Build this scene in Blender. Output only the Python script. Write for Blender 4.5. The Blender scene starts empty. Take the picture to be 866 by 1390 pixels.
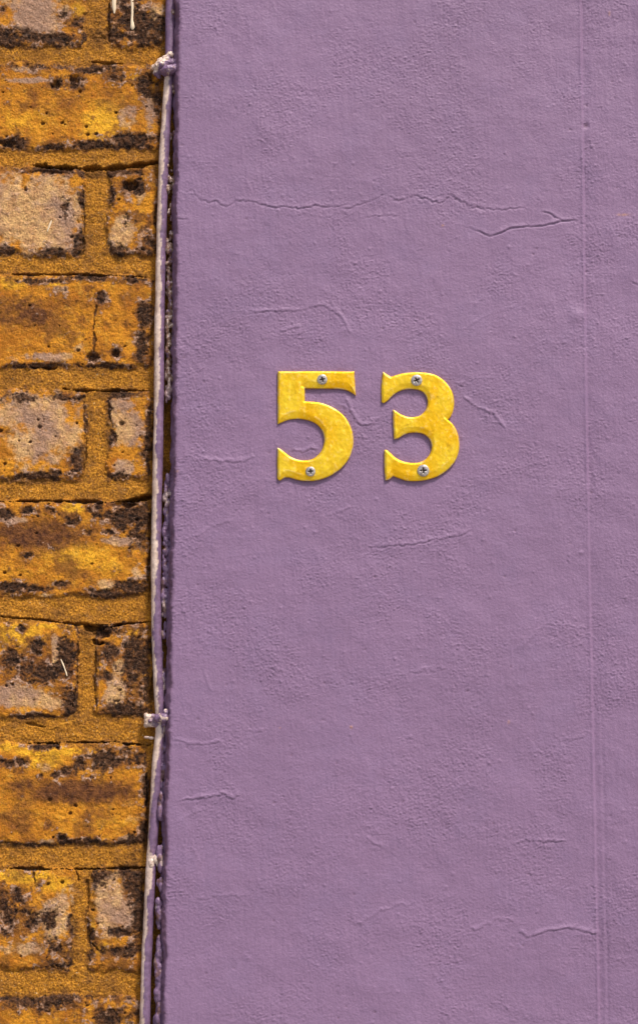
import bpy, bmesh, math, random
import numpy as np
from mathutils import Vector
from mathutils.geometry import delaunay_2d_cdt

random.seed(5)
SC = bpy.context.scene
COL = SC.collection

# ------------------------------------------------------------------ camera
PITCH = math.radians(8.4)
CAM = Vector((0.0, -1.5, 1.38))
FPX = 3064.0                      # focal length in photo pixels (866 x 1390)
cam = bpy.data.cameras.new("camera")
camo = bpy.data.objects.new("camera", cam)
COL.objects.link(camo)
camo.location = CAM
camo.rotation_euler = (math.radians(90) + PITCH, math.radians(-0.04), 0)
cam.sensor_fit = 'VERTICAL'
cam.sensor_height = 36.0
cam.lens = 36.0 * FPX / 1390.0
cam.clip_start = 0.05
cam.clip_end = 200
SC.camera = camo

# ------------------------------------------------------------------ light
SUN_EL, SUN_AZ = math.radians(59), math.radians(37)     # azimuth to the right of straight behind the viewer
w = bpy.data.worlds.new("World")
SC.world = w
w.use_nodes = True
nt = w.node_tree
nt.nodes.clear()
sky = nt.nodes.new('ShaderNodeTexSky')
sky.sky_type = 'NISHITA'
sky.sun_disc = False
sky.sun_elevation = SUN_EL
sky.sun_rotation = math.pi - SUN_AZ
sky.air_density = 1.0
sky.dust_density = 4.0
bg = nt.nodes.new('ShaderNodeBackground')
bg.inputs['Strength'].default_value = 0.075
wo = nt.nodes.new('ShaderNodeOutputWorld')
nt.links.new(sky.outputs[0], bg.inputs['Color'])
nt.links.new(bg.outputs[0], wo.inputs['Surface'])

sl = bpy.data.lights.new("sun", 'SUN')
sl.energy = 2.4
sl.angle = math.radians(9)
sl.color = (1.0, 0.93, 0.84)
so = bpy.data.objects.new("sun", sl)
COL.objects.link(so)
sd = Vector((math.sin(SUN_AZ) * math.cos(SUN_EL), -math.cos(SUN_AZ) * math.cos(SUN_EL), math.sin(SUN_EL)))
so.rotation_euler = sd.to_track_quat('Z', 'Y').to_euler()
so.location = (1, -3, 4)

SC.view_settings.view_transform = 'Standard'
SC.view_settings.look = 'None'
SC.view_settings.gamma = 1
SC.view_settings.use_curve_mapping = False
SC.view_settings.exposure = 0.94

# ------------------------------------------------------------------ wall coordinates
# X to the right and Z up, in millimetres, on a wall plane standing h mm in front of the brick face
cP, sP = math.cos(PITCH), math.sin(PITCH)


def F(px, py, h=0.0):
    dx, dy = (px - 433.0) / FPX, (695.0 - py) / FPX
    y = cP - dy * sP
    z = sP + dy * cP
    t = (1.5 - h / 1000.0) / y
    return dx * t * 1000.0, (CAM.z + z * t) * 1000.0


K = 0.492                          # mm per photo pixel on the wall

# ------------------------------------------------------------------ noise


def _hash(ix, iy, seed):
    n = (ix.astype(np.int64) * 374761393 + iy.astype(np.int64) * 668265263 + seed * 1442695041) & 0xFFFFFFFF
    n = ((n ^ (n >> 13)) * 1274126177) & 0xFFFFFFFF
    n = ((n ^ (n >> 16)) * 2246822519) & 0xFFFFFFFF
    return ((n ^ (n >> 15)) & 0xFFFFFF).astype(np.float32) / float(0xFFFFFF)


def vnoise(x, y, seed=0):
    xi, yi = np.floor(x), np.floor(y)
    fx, fy = (x - xi).astype(np.float32), (y - yi).astype(np.float32)
    xi, yi = xi.astype(np.int64), yi.astype(np.int64)
    ang = 6.2831853

    def g(ix, iy, ax, ay):
        a = _hash(ix, iy, seed) * ang
        return np.cos(a) * ax + np.sin(a) * ay
    u, v = fx ** 3 * (fx * (fx * 6 - 15) + 10), fy ** 3 * (fy * (fy * 6 - 15) + 10)
    a = g(xi, yi, fx, fy)
    b = g(xi + 1, yi, fx - 1, fy)
    c = g(xi, yi + 1, fx, fy - 1)
    d = g(xi + 1, yi + 1, fx - 1, fy - 1)
    return ((a * (1 - u) + b * u) * (1 - v) + (c * (1 - u) + d * u) * v) * 1.5


def fbm(x, y, size, octs=4, seed=0, gain=0.55):
    s = np.zeros(np.broadcast(x, y).shape, np.float32)
    a, tot, f = 1.0, 0.0, 1.0 / size
    for o in range(octs):
        s += a * vnoise(x * f + 13.7 * o, y * f - 7.3 * o, seed + o * 17)
        tot += a
        a *= gain
        f *= 2.03
    return s / tot


def sstep(a, b, x):
    t = np.clip((x - a) / (b - a), 0, 1)
    return t * t * (3 - 2 * t)


def axis(lo, a, b, hi, step, gr=1.12, cap=14.0):
    """fine steps between a and b, growing steps out to lo and hi"""
    mid = list(np.arange(a, b, step))
    left, s, x = [], step, a
    while x > lo:
        s = min(s * gr, cap)
        x -= s
        left.append(x)
    right, s, x = [], step, mid[-1]
    while x < hi:
        s = min(s * gr, cap)
        x += s
        right.append(x)
    return np.array(left[::-1] + mid + right, np.float64)


def seg_dist(X, Z, pts):
    """signed distance (positive above) to a polyline, and the place along it from 0 to 1"""
    best = np.full(X.shape, 1e9)
    sgn = np.zeros(X.shape)
    par = np.zeros(X.shape)
    n = len(pts) - 1
    for i in range(n):
        ax, az = pts[i]
        bx, bz = pts[i + 1]
        dx, dz = bx - ax, bz - az
        L = dx * dx + dz * dz + 1e-9
        t = np.clip(((X - ax) * dx + (Z - az) * dz) / L, 0, 1)
        qx, qz = X - (ax + t * dx), Z - (az + t * dz)
        d = np.sqrt(qx * qx + qz * qz)
        m = d < best
        best = np.where(m, d, best)
        s = np.sign(dx * qz - dz * qx)
        sgn = np.where(m, s, sgn)
        par = np.where(m, (i + t) / n, par)
    return best * sgn, par


def window(xs, zs, x0, x1, z0, z1):
    i0, i1 = np.searchsorted(xs, [x0, x1])
    j0, j1 = np.searchsorted(zs, [z0, z1])
    return slice(j0, j1), slice(i0, i1)


# ------------------------------------------------------------------ object helpers
def link(o, parent=None):
    COL.objects.link(o)
    if parent is not None:
        o.parent = parent
    return o


def tag(o, label, cat, group=None):
    o['label'] = label
    o['category'] = cat
    if group:
        o['group'] = group
    return o


def tag_thing(o, label, cat):
    o['kind'] = 'thing'
    return tag(o, label, cat)


def empty(name, x, h, z):
    o = bpy.data.objects.new(name, None)
    o.location = (x / 1000, -h / 1000, z / 1000)
    o.empty_display_size = 0.02
    return link(o)


def mesh_np(name, co, faces, mat, parent=None, smooth=True, attrs=None):
    """co in mm as (x, h, z); faces an (n,4) or (n,3) array or list of them"""
    me = bpy.data.meshes.new(name)
    v = np.empty((len(co), 3), np.float32)
    off = parent.location * 1000 if parent is not None else Vector((0, 0, 0))
    v[:, 0] = (co[:, 0] - off.x) / 1000
    v[:, 1] = (-co[:, 1] - off.y) / 1000
    v[:, 2] = (co[:, 2] - off.z) / 1000
    if not isinstance(faces, list):
        faces = [faces]
    nf = sum(len(f) for f in faces)
    loops = np.concatenate([np.asarray(f).ravel() for f in faces]).astype(np.int32)
    tot = np.concatenate([np.full(len(f), np.asarray(f).shape[1], np.int32) for f in faces])
    start = np.concatenate([[0], np.cumsum(tot)[:-1]]).astype(np.int32)
    me.vertices.add(len(v))
    me.loops.add(len(loops))
    me.polygons.add(nf)
    me.vertices.foreach_set('co', v.ravel())
    me.loops.foreach_set('vertex_index', loops)
    me.polygons.foreach_set('loop_start', start)
    me.polygons.foreach_set('loop_total', tot)
    if smooth:
        me.polygons.foreach_set('use_smooth', np.ones(nf, bool))
    me.update(calc_edges=True)
    me.validate()
    if attrs:
        for k, arr in attrs.items():
            at = me.attributes.new(k, 'FLOAT_COLOR', 'POINT')
            c = np.ones((len(v), 4), np.float32)
            c[:, :arr.shape[1]] = arr
            at.data.foreach_set('color', c.ravel())
    if mat:
        me.materials.append(mat)
    return link(bpy.data.objects.new(name, me), parent)


def grid_faces(nx, nz):
    i = np.arange(nx - 1)
    j = np.arange(nz - 1)
    J, I = np.meshgrid(j, i, indexing='ij')
    a = (J * nx + I).ravel()
    return np.stack([a, a + 1, a + nx + 1, a + nx], 1)


def sub_mesh(co, faces, attrs):
    used, inv = np.unique(faces.ravel(), return_inverse=True)
    return co[used], inv.reshape(faces.shape), {k: v[used] for k, v in attrs.items()}


# ------------------------------------------------------------------ material helpers
class Mat:
    def __init__(s, name):
        s.m = bpy.data.materials.new(name)
        s.m.use_nodes = True
        s.t = s.m.node_tree
        s.t.nodes.clear()
        s.out = s.t.nodes.new('ShaderNodeOutputMaterial')
        s.b = s.t.nodes.new('ShaderNodeBsdfPrincipled')
        s.t.links.new(s.b.outputs[0], s.out.inputs['Surface'])
        s.tc = s.t.nodes.new('ShaderNodeNewGeometry').outputs['Position']

    def val(s, sock, v):
        if isinstance(v, bpy.types.NodeSocket):
            s.t.links.new(v, sock)
        else:
            sock.default_value = v

    def noise(s, scale, detail=4, rough=0.6, stretch=None):
        n = s.t.nodes.new('ShaderNodeTexNoise')
        n.inputs['Scale'].default_value = scale
        n.inputs['Detail'].default_value = detail
        n.inputs['Roughness'].default_value = rough
        src = s.tc
        if stretch:
            mp = s.t.nodes.new('ShaderNodeMapping')
            mp.inputs['Scale'].default_value = stretch
            s.t.links.new(src, mp.inputs['Vector'])
            src = mp.outputs[0]
        s.t.links.new(src, n.inputs['Vector'])
        return n.outputs['Fac']

    def ramp(s, f, a, b, lo=0.0, hi=1.0):
        n = s.t.nodes.new('ShaderNodeMapRange')
        n.interpolation_type = 'SMOOTHSTEP'
        for k, v in zip(('From Min', 'From Max', 'To Min', 'To Max'), (a, b, lo, hi)):
            n.inputs[k].default_value = v
        s.t.links.new(f, n.inputs['Value'])
        return n.outputs['Result']

    def mix(s, f, a, b, mode='MIX'):
        n = s.t.nodes.new('ShaderNodeMix')
        n.data_type = 'RGBA'
        n.blend_type = mode
        s.val(n.inputs[0], f)
        for sock, v in ((n.inputs[6], a), (n.inputs[7], b)):
            if isinstance(v, tuple):
                v = (*v, 1.0) if len(v) == 3 else v
            s.val(sock, v)
        return n.outputs[2]

    def math(s, op, a, b=0.0):
        n = s.t.nodes.new('ShaderNodeMath')
        n.operation = op
        s.val(n.inputs[0], a)
        s.val(n.inputs[1], b)
        return n.outputs[0]

    def attr(s, name):
        n = s.t.nodes.new('ShaderNodeAttribute')
        n.attribute_name = name
        q = s.t.nodes.new('ShaderNodeSeparateColor')
        s.t.links.new(n.outputs['Color'], q.inputs[0])
        return q.outputs

    def bump(s, f, dist, strength=1.0):
        n = s.t.nodes.new('ShaderNodeBump')
        n.inputs['Distance'].default_value = dist
        n.inputs['Strength'].default_value = strength
        s.t.links.new(f, n.inputs['Height'])
        s.t.links.new(n.outputs[0], s.b.inputs['Normal'])

    def set(s, **k):
        for n, v in k.items():
            n = {'color': 'Base Color', 'rough': 'Roughness', 'metal': 'Metallic', 'spec': 'Specular IOR Level'}[n]
            if isinstance(v, tuple):
                v = (*v, 1.0)
            s.val(s.b.inputs[n], v)
        return s.m


def grey(mt, f, lo, hi):
    """a grey multiplier driven by a factor"""
    r = mt.ramp(f, 0.25, 0.75, lo, hi)
    c = mt.t.nodes.new('ShaderNodeCombineColor')
    for i in range(3):
        mt.t.links.new(r, c.inputs[i])
    return c.outputs[0]


def brick_material():
    m = Mat('weathered_stock_brick')
    A, B = m.attr('stain'), m.attr('tone')      # A: mortar, dark, pale   B: bright, brown, crust
    n_big, n_mid, n_fine = m.noise(45, 4), m.noise(260, 5, 0.7), m.noise(760, 4, 0.72)
    n_or, n_fk = m.noise(150, 5, 0.75), m.noise(620, 3, 0.6)
    ochre = m.mix(m.ramp(n_big, 0.3, 0.7), (0.44, 0.160, 0.014), (0.70, 0.290, 0.020))
    c = m.mix(B[0], ochre, (0.88, 0.45, 0.028))
    c = m.mix(m.ramp(n_or, 0.50, 0.68, 0.0, 0.55), c, (0.44, 0.125, 0.012))
    c = m.mix(m.ramp(n_or, 0.46, 0.30, 0.0, 0.5), c, (0.72, 0.42, 0.07))
    c = m.mix(B[1], c, m.mix(m.ramp(n_mid, 0.35, 0.65), (0.085, 0.030, 0.014), (0.20, 0.075, 0.022)))
    palec = m.mix(m.ramp(n_or, 0.3, 0.7), (0.46, 0.235, 0.105), (0.80, 0.49, 0.20))
    palec = m.mix(m.ramp(m.noise(28, 3), 0.42, 0.62), palec, (0.40, 0.235, 0.155))
    palec = m.mix(m.ramp(n_mid, 0.56, 0.66, 0.0, 0.6), palec, (0.24, 0.11, 0.05))
    c = m.mix(A[2], c, palec)
    c = m.mix(m.ramp(n_fk, 0.60, 0.72, 0.0, 0.75), c, (0.15, 0.05, 0.02))
    darkc = m.mix(m.ramp(n_mid, 0.38, 0.62), (0.020, 0.010, 0.007), (0.10, 0.042, 0.018))
    darkc = m.mix(m.ramp(n_fk, 0.57, 0.66, 0.0, 0.6), darkc, (0.24, 0.13, 0.075))
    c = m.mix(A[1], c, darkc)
    c = m.mix(B[2], c, m.mix(m.ramp(n_fk, 0.35, 0.6), (0.66, 0.44, 0.33), (0.36, 0.21, 0.14)))
    sand = m.mix(m.ramp(n_fine, 0.38, 0.62), (0.32, 0.120, 0.011), (0.62, 0.275, 0.028))
    sand = m.mix(m.ramp(n_or, 0.45, 0.65, 0.0, 0.6), sand, (0.33, 0.135, 0.016))
    sand = m.mix(m.ramp(m.noise(80, 6, 0.75), 0.50, 0.66, 0.0, 0.75), sand, (0.27, 0.12, 0.03))
    sand = m.mix(m.ramp(n_fk, 0.66, 0.72, 0.0, 0.8), sand, (0.70, 0.50, 0.26))
    sand = m.mix(m.math('MULTIPLY', B[1], 0.6), sand, (0.13, 0.052, 0.016))
    sand = m.mix(m.math('MULTIPLY', A[1], 0.8), sand, darkc)
    c = m.mix(A[0], c, sand)
    c = m.mix(1.0, c, grey(m, n_fine, 0.74, 1.18), 'MULTIPLY')
    m.bump(m.math('ADD', n_fine, m.math('MULTIPLY', n_mid, 1.8)), 0.0012, 0.9)
    return m.set(color=c, rough=0.85, spec=0.2)


PURPLE = (0.229, 0.139, 0.243)


def masonry_paint():
    m = Mat('purple_masonry_paint')
    big, mid, fine = m.noise(7, 3), m.noise(40, 5), m.noise(620, 4, 0.7)
    c = m.mix(m.ramp(big, 0.3, 0.7), PURPLE, tuple(x * 1.07 for x in PURPLE))
    c = m.mix(m.math('MULTIPLY', m.ramp(mid, 0.45, 0.75), 0.4), c, (0.225, 0.146, 0.262))
    c = m.mix(1.0, c, grey(m, fine, 0.90, 1.08), 'MULTIPLY')
    shade_specks = m.attr('shade_specks')
    c = m.mix(shade_specks[0], c, (0.13, 0.06, 0.09))  # painted arris shade, and darker pits
    c = m.mix(shade_specks[1], c, (0.42, 0.22, 0.17))
    brush = m.noise(260, 3, 0.6, (1.0, 1.0, 0.12))
    m.bump(m.math('ADD', fine, m.math('MULTIPLY', brush, 0.6)), 0.00042, 0.9)
    return m.set(color=c, rough=0.55, spec=0.35)


def cable_paint(name='flaked_cable_paint'):
    m = Mat(name)
    A = m.attr('paint')           # R: purple paint, G: grime
    n, f = m.noise(120, 5, 0.7), m.noise(700, 4)
    cream = m.mix(m.ramp(n, 0.35, 0.65), (0.55, 0.40, 0.32), (0.74, 0.58, 0.49))
    pur = m.mix(m.ramp(n, 0.35, 0.65), (0.135, 0.078, 0.145), (0.215, 0.128, 0.225))
    c = m.mix(A[0], cream, pur)
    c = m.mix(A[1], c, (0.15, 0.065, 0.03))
    c = m.mix(1.0, c, grey(m, f, 0.85, 1.1), 'MULTIPLY')
    m.bump(m.math('ADD', n, f), 0.0004, 0.7)
    return m.set(color=c, rough=0.42, spec=0.5)


def brass():
    m = Mat('lacquered_yellow_brass')
    n, f = m.noise(55, 4, 0.6, (1, 1, 0.6)), m.noise(330, 5, 0.75, (1.0, 1.0, 0.7))
    c = m.mix(m.ramp(n, 0.35, 0.65), (0.94, 0.50, 0.005), (0.98, 0.65, 0.03))
    c = m.mix(m.math('MULTIPLY', m.ramp(f, 0.52, 0.66), 0.28), c, (0.98, 0.78, 0.30))
    edge = m.attr('wear_highlight')
    c = m.mix(edge[0], c, (0.85, 0.70, 0.42))
    c = m.mix(edge[1], c, (0.30, 0.10, 0.015))
    m.bump(f, 0.0004, 0.5)
    return m.set(color=c, rough=m.ramp(f, 0.3, 0.7, 0.28, 0.5), metal=0.6, spec=0.3)


def steel():
    m = Mat('bright_zinc_screw')
    f = m.noise(700, 4)
    A = m.attr('recess')
    c = m.mix(m.ramp(f, 0.3, 0.7), (0.30, 0.25, 0.23), (0.66, 0.60, 0.57))
    c = m.mix(A[0], c, (0.06, 0.045, 0.035))
    m.bump(f, 0.0001, 0.5)
    return m.set(color=c, rough=0.34, metal=0.8)


def paving():
    m = Mat('grey_paving')
    n, f = m.noise(3, 5), m.noise(90, 4)
    c = m.mix(m.ramp(n, 0.3, 0.7), (0.17, 0.16, 0.15), (0.25, 0.235, 0.215))
    c = m.mix(1.0, c, grey(m, f, 0.8, 1.15), 'MULTIPLY')
    m.bump(f, 0.002, 0.5)
    return m.set(color=c, rough=0.85)


M_BRICK, M_WALL, M_CABLE, M_BRASS, M_STEEL = brick_material(), masonry_paint(), cable_paint(), brass(), steel()

# ------------------------------------------------------------------ ground
me = bpy.data.meshes.new('pavement')
me.from_pydata([(-40, -60, 0), (40, -60, 0), (40, 40, 0), (-40, 40, 0)], [], [(0, 1, 2, 3)])
me.materials.append(paving())
g = link(bpy.data.objects.new('pavement', me))
g['kind'] = 'structure'

# ------------------------------------------------------------------ brick wall
# beds: mortar tops and bottoms in photo pixels; bricks: course top, bottom, list of (left, right, stretcher?)
BEDS = [(64, 87), (203, 226), (348, 373), (499, 530), (651, 680), (810, 844), (974, 1008), (1147, 1178), (1318, 1352)]
JOINTS = [(115, 148), None, (113, 148), None, (116, 147), None, (105, 130), None, (101, 121), None]
RIGHT = [224, 220, 216, 208, 206, 202, 204, 200, 197, 194]


def Xc(px, py):
    return F(px, py)[0]


def Zc(py):
    return F(100, py)[1]


courses = []        # (z0, z1, joint, right)
tops = [None] + [b[1] for b in BEDS]
bots = [b[0] for b in BEDS] + [None]
for i in range(10):
    zb = Zc(bots[i]) if bots[i] else Zc(tops[i]) - 66
    zt = Zc(tops[i]) if tops[i] else Zc(bots[i]) + 66
    ym = ((bots[i] or tops[i] + 140) + (tops[i] if tops[i] else bots[i] - 130)) / 2
    rt = Xc(RIGHT[i], ym)
    j = JOINTS[i]
    jj = (Xc(j[0], ym), Xc(j[1], ym)) if j else None
    courses.append((zb, zt, jj, rt))
rects = []
FAR_L = -1500


def fill_left(x, z0, z1, stretch):
    while x > FAR_L:
        wd = 213 if stretch else 101
        rects.append((x - wd, x, z0, z1, False))
        x -= wd + 12
        stretch = not stretch


for (zb, zt, jj, rt) in courses:
    if jj:
        rects.append((jj[1], rt, zb, zt, True))
        rects.append((jj[0] - 101, jj[0], zb, zt, True))
        fill_left(jj[0] - 113, zb, zt, True)
    else:
        rects.append((rt - 213, rt, zb, zt, True))
        fill_left(rt - 225, zb, zt, False)
z = courses[0][1] + 11
k = 1
while z < 3300:
    if k % 2:
        rects.append((-155, -95, z, z + 65, False)); rects.append((-268, -167, z, z + 65, False)); fill_left(-280, z, z + 65, True)
    else:
        rects.append((-311, -98, z, z + 65, False)); fill_left(-323, z, z + 65, False)
    z += 76
    k += 1
z = courses[-1][0] - 12
k = 1
while z > 0:
    if k % 2:
        rects.append((-170, -110, z - 65, z, False)); rects.append((-283, -182, z - 65, z, False)); fill_left(-295, z - 65, z, True)
    else:
        rects.append((-326, -113, z - 65, z, False)); fill_left(-338, z - 65, z, False)
    z -= 77
    k += 1

xs = axis(-1400, -238, -84, -60, 0.5, 1.015, 5.0)
zs = axis(-5, 1245, 1968, 3200, 0.5, 1.03, 5.0)
X, Z = np.meshgrid(xs, zs)
wx = fbm(X, Z, 22, 3, 3) * 4.5 + fbm(X, Z, 6, 4, 8) * 3.0
wz = fbm(X, Z, 22, 3, 31) * 4.0 + fbm(X, Z, 6, 4, 38) * 3.0
sdf = np.full(X.shape, 30.0)
hue = np.zeros(X.shape)
for n, (x0, x1, z0, z1, seen) in enumerate(rects):
    sl_ = window(xs, zs, x0 - 9, x1 + 9, z0 - 9, z1 + 9)
    if sl_[0].start >= sl_[0].stop or sl_[1].start >= sl_[1].stop:
        continue
    XX, ZZ = X[sl_] + wx[sl_], Z[sl_] + wz[sl_]
    qx = np.abs(XX - (x0 + x1) / 2) - (x1 - x0) / 2 + 6
    qz = np.abs(ZZ - (z0 + z1) / 2) - (z1 - z0) / 2 + 6
    d = np.hypot(np.maximum(qx, 0), np.maximum(qz, 0)) + np.minimum(np.maximum(qx, qz), 0) - 6
    m = d < sdf[sl_]
    sdf[sl_] = np.where(m, d, sdf[sl_])
    hue[sl_] = np.where(m, (n * 0.6180339) % 1, hue[sl_])
brick = sstep(0.5, -0.5, sdf)

# stains by hand, photo pixels: (cx, cy, rx, ry, weight)
DARK = [(-5, 50, 60, 14, 1), (60, 52, 60, 10, .9), (85, 24, 16, 12, .8), (100, 33, 10, 8, .8), (182, 28, 34, 30, 1), (160, 50, 70, 12, .9), (215, 40, 12, 26, .8),
        (4, 14, 6, 6, 1), (100, 113, 13, 13, 1), (75, 114, 12, 8, .9), (60, 92, 60, 6, .7), (118, 96, 24, 7, .9), (195, 118, 15, 20, .95), (160, 105, 22, 12, .7), (212, 135, 8, 30, .8),
        (60, 186, 38, 0.1, 0), (16, 194, 22, 7, 1), (130, 197, 40, 6, 1), (185, 192, 36, 11, 1), (75, 199, 20, 5, .8), (155, 108, 10, 10, .7),
        (70, 232, 45, 6, .9), (140, 236, 70, 6, .9), (178, 254, 20, 14, 1), (35, 258, 6, 5, .8), (88, 285, 12, 20, .75), (108, 330, 10, 18, 1), (70, 342, 22, 6, .9), (8, 341, 14, 7, 1),
        (152, 262, 7, 22, .7), (180, 297, 22, 16, .6), (200, 325, 18, 26, .75), (160, 340, 16, 12, .7), (212, 292, 6, 40, .7), (110, 270, 9, 14, .8),
        (60, 382, 40, 5, .8), (130, 378, 44, 5, .7), (178, 382, 26, 6, .8), (75, 395, 18, 7, .7), (140, 406, 12, 8, .9), (196, 430, 9, 22, 1), (193, 470, 9, 26, 1), (126, 487, 12, 9, 1), (158, 480, 10, 9, .9), (150, 497, 32, 4, .9), (50, 497, 34, 5, .9),
        (90, 540, 34, 6, .8), (160, 536, 40, 5, .9), (30, 542, 30, 8, .7), (104, 628, 12, 20, 1), (52, 649, 26, 8, .9), (75, 642, 10, 6, .8), (150, 595, 8, 12, .9), (203, 600, 7, 60, .8), (192, 622, 10, 12, .7), (120, 560, 8, 30, .5), (146, 560, 5, 20, .7), (165, 646, 20, 6, .6), (8, 653, 20, 3, .7),
        (8, 697, 12, 10, 1), (40, 694, 16, 6, .8), (72, 694, 14, 6, .8), (100, 708, 14, 9, .8), (132, 696, 12, 12, .8), (170, 700, 32, 20, 1), (188, 728, 14, 18, 1), (122, 722, 10, 8, .7), (37, 755, 9, 5, .7), (145, 722, 10, 5, .8),
        (14, 798, 24, 8, 1), (50, 800, 26, 5, 1), (85, 793, 16, 5, .9), (180, 797, 24, 11, 1), (150, 806, 24, 6, .9), (125, 802, 10, 6, .6),
        (140, 856, 34, 8, 1), (30, 854, 8, 6, .8), (52, 880, 12, 14, .9), (60, 915, 40, 22, .8), (15, 895, 16, 22, .85), (90, 890, 14, 36, .9), (95, 952, 14, 22, .9), (184, 905, 20, 46, 1), (150, 885, 18, 16, .8), (145, 920, 8, 6, .9), (172, 962, 30, 12, 1), (60, 975, 40, 6, .6), (200, 930, 8, 44, .8),
        (60, 1014, 26, 4, .8), (8, 1036, 16, 6, .8), (28, 1034, 8, 6, .9), (108, 1040, 9, 14, 1), (90, 1046, 7, 7, 1), (140, 1032, 28, 16, .85), (180, 1026, 22, 14, .8), (75, 1052, 8, 7, .9), (55, 1053, 5, 5, .9), (196, 1070, 8, 22, .9), (197, 1130, 7, 20, .9), (120, 1110, 5, 5, .6),
        (30, 1148, 46, 4, .9), (120, 1144, 40, 6, .9), (180, 1141, 26, 8, .7), (84, 1138, 10, 6, .8), (65, 1124, 8, 8, .5),
        (140, 1190, 20, 12, .8), (180, 1200, 18, 30, 1), (188, 1240, 10, 50, .9), (22, 1216, 20, 12, 1), (10, 1240, 16, 30, .9), (68, 1250, 16, 18, .8), (98, 1255, 8, 14, .9), (40, 1250, 14, 18, .7), (80, 1290, 26, 24, .7), (165, 1265, 20, 7, 1), (165, 1292, 30, 9, .9), (125, 1290, 8, 30, .6), (50, 1205, 10, 10, .6),
        (60, 1360, 60, 12, .8), (150, 1380, 40, 20, .8)]
PALE = [(45, 18, 50, 30, .8), (65, 30, 20, 24, .8), (213, 16, 12, 14, .9), (155, 8, 8, 14, .7), (35, 95, 24, 7, .7), (45, 110, 40, 5, .7), (205, 150, 14, 26, .6), (175, 160, 16, 22, .5),
        (50, 290, 70, 50, 1), (70, 325, 40, 18, .8), (20, 240, 34, 16, .5), (165, 315, 18, 22, .9), (190, 270, 24, 12, .5), (155, 325, 14, 14, .8),
        (75, 393, 30, 10, .6), (165, 405, 20, 14, .5), (60, 485, 50, 8, .7), (110, 475, 14, 12, .5),
        (50, 560, 60, 26, .9), (55, 605, 60, 34, .7), (95, 590, 18, 26, .8), (175, 575, 22, 40, .75), (170, 635, 16, 12, .9), (155, 560, 6, 16, .8),
        (20, 706, 34, 6, .7), (165, 735, 26, 6, .8), (60, 795, 20, 4, .5), (140, 793, 14, 8, .8), (185, 780, 12, 16, .5), (60, 808, 14, 3, .7),
        (25, 945, 44, 16, .9), (70, 955, 24, 10, .7), (75, 885, 6, 24, .8), (156, 940, 13, 20, 1), (163, 905, 8, 14, .7), (165, 862, 16, 6, .5), (90, 858, 16, 6, .4),
        (62, 1045, 12, 8, .6), (175, 1105, 22, 20, .4), (30, 1085, 40, 20, .2), (60, 1143, 16, 4, .7), (170, 1138, 16, 5, .6),
        (78, 1245, 24, 30, .8), (100, 1220, 8, 20, .6), (150, 1225, 22, 40, .95), (170, 1240, 14, 26, .8), (30, 1290, 34, 10, .7), (190, 1165, 16, 8, 1)]
BRIGHT = [(106, 18, 14, 18, 1), (140, 165, 34, 34, .9), (30, 165, 50, 24, .6), (185, 108, 12, 10, .8), (50, 266, 50, 5, .8), (15, 385, 24, 10, .9), (75, 386, 20, 4, .9), (110, 440, 60, 24, .3), (30, 620, 60, 24, .35),
          (100, 690, 20, 9, 1), (110, 755, 60, 22, .75), (40, 775, 50, 12, .5), (150, 765, 40, 26, .6), (25, 862, 36, 20, 1), (60, 850, 50, 5, .9), (183, 858, 16, 10, .8), (5, 880, 10, 16, .7),
          (70, 1020, 70, 8, 1), (60, 1034, 34, 12, .9), (10, 1014, 30, 8, .9), (150, 1115, 50, 16, .6), (50, 1105, 50, 14, .4), (30, 1190, 50, 12, 1), (75, 1200, 40, 14, .8), (125, 1265, 6, 30, .9), (140, 1288, 14, 10, 1)]
BROWN = [(170, 140, 60, 36, .5), (90, 135, 40, 30, .5), (130, 20, 120, 40, .5), (40, 425, 60, 26, .75), (100, 415, 40, 12, .5), (50, 455, 40, 20, .2), (60, 560, 60, 24, .45), (50, 725, 80, 24, .9), (120, 735, 30, 14, .4), (60, 905, 60, 40, .8),
         (110, 1075, 90, 18, .9), (40, 1068, 40, 14, .7), (60, 1230, 60, 30, .3)]


def blobs(lst, seed, fine=0.45):
    f = np.full(X.shape, 0.0)
    for (cx, cy, rx, ry, wt) in lst:
        if wt <= 0:
            continue
        x, zz = F(cx, cy)
        rx *= K
        ry *= K
        sl_ = window(xs, zs, x - 2.4 * rx, x + 2.4 * rx, zz - 2.4 * ry, zz + 2.4 * ry)
        if sl_[0].start >= sl_[0].stop or sl_[1].start >= sl_[1].stop:
            continue
        q = ((X[sl_] - x) / rx) ** 2 + ((Z[sl_] - zz) / ry) ** 2
        f[sl_] = np.maximum(f[sl_], wt * np.exp(-q * 0.7))
    return f


n_lo, n_md, n_hi = fbm(X, Z, 16, 4, 50), fbm(X, Z, 5, 4, 60), fbm(X, Z, 1.7, 3, 70)
# outside the photograph's frame the stains come from noise alone
outside = 1 - sstep(-245, -232, X) * sstep(1235, 1255, Z) * sstep(1975, 1955, Z)
far = fbm(X, Z, 34, 4, 90)
rough_n = n_md * 0.62 + n_hi * 0.30 + n_lo * 0.65
D = blobs(DARK, 1) + outside * (0.42 + far * 0.8)
D = D + rough_n * 0.85 + sstep(-5, 0, sdf) * brick * 0.26
dark = sstep(0.46, 0.76, D)
fringe = sstep(0.30, 0.42, D) * (1 - dark)
P = blobs(PALE, 2) + outside * (0.3 - far * 0.9)
pale = sstep(0.34, 0.60, P + n_lo * 0.45 + n_md * 0.30)
crust = fringe * sstep(0.02, 0.25, fbm(X, Z, 7.0, 4, 110) + 0.25 * n_hi) * 0.8
crust = np.maximum(crust, pale * sstep(0.10, 0.40, fbm(X, Z, 6, 4, 120)) * 0.35) * brick
BR = sstep(0.30, 0.9, blobs(BRIGHT, 3) + rough_n * 0.45 + outside * 0.2)
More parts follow.
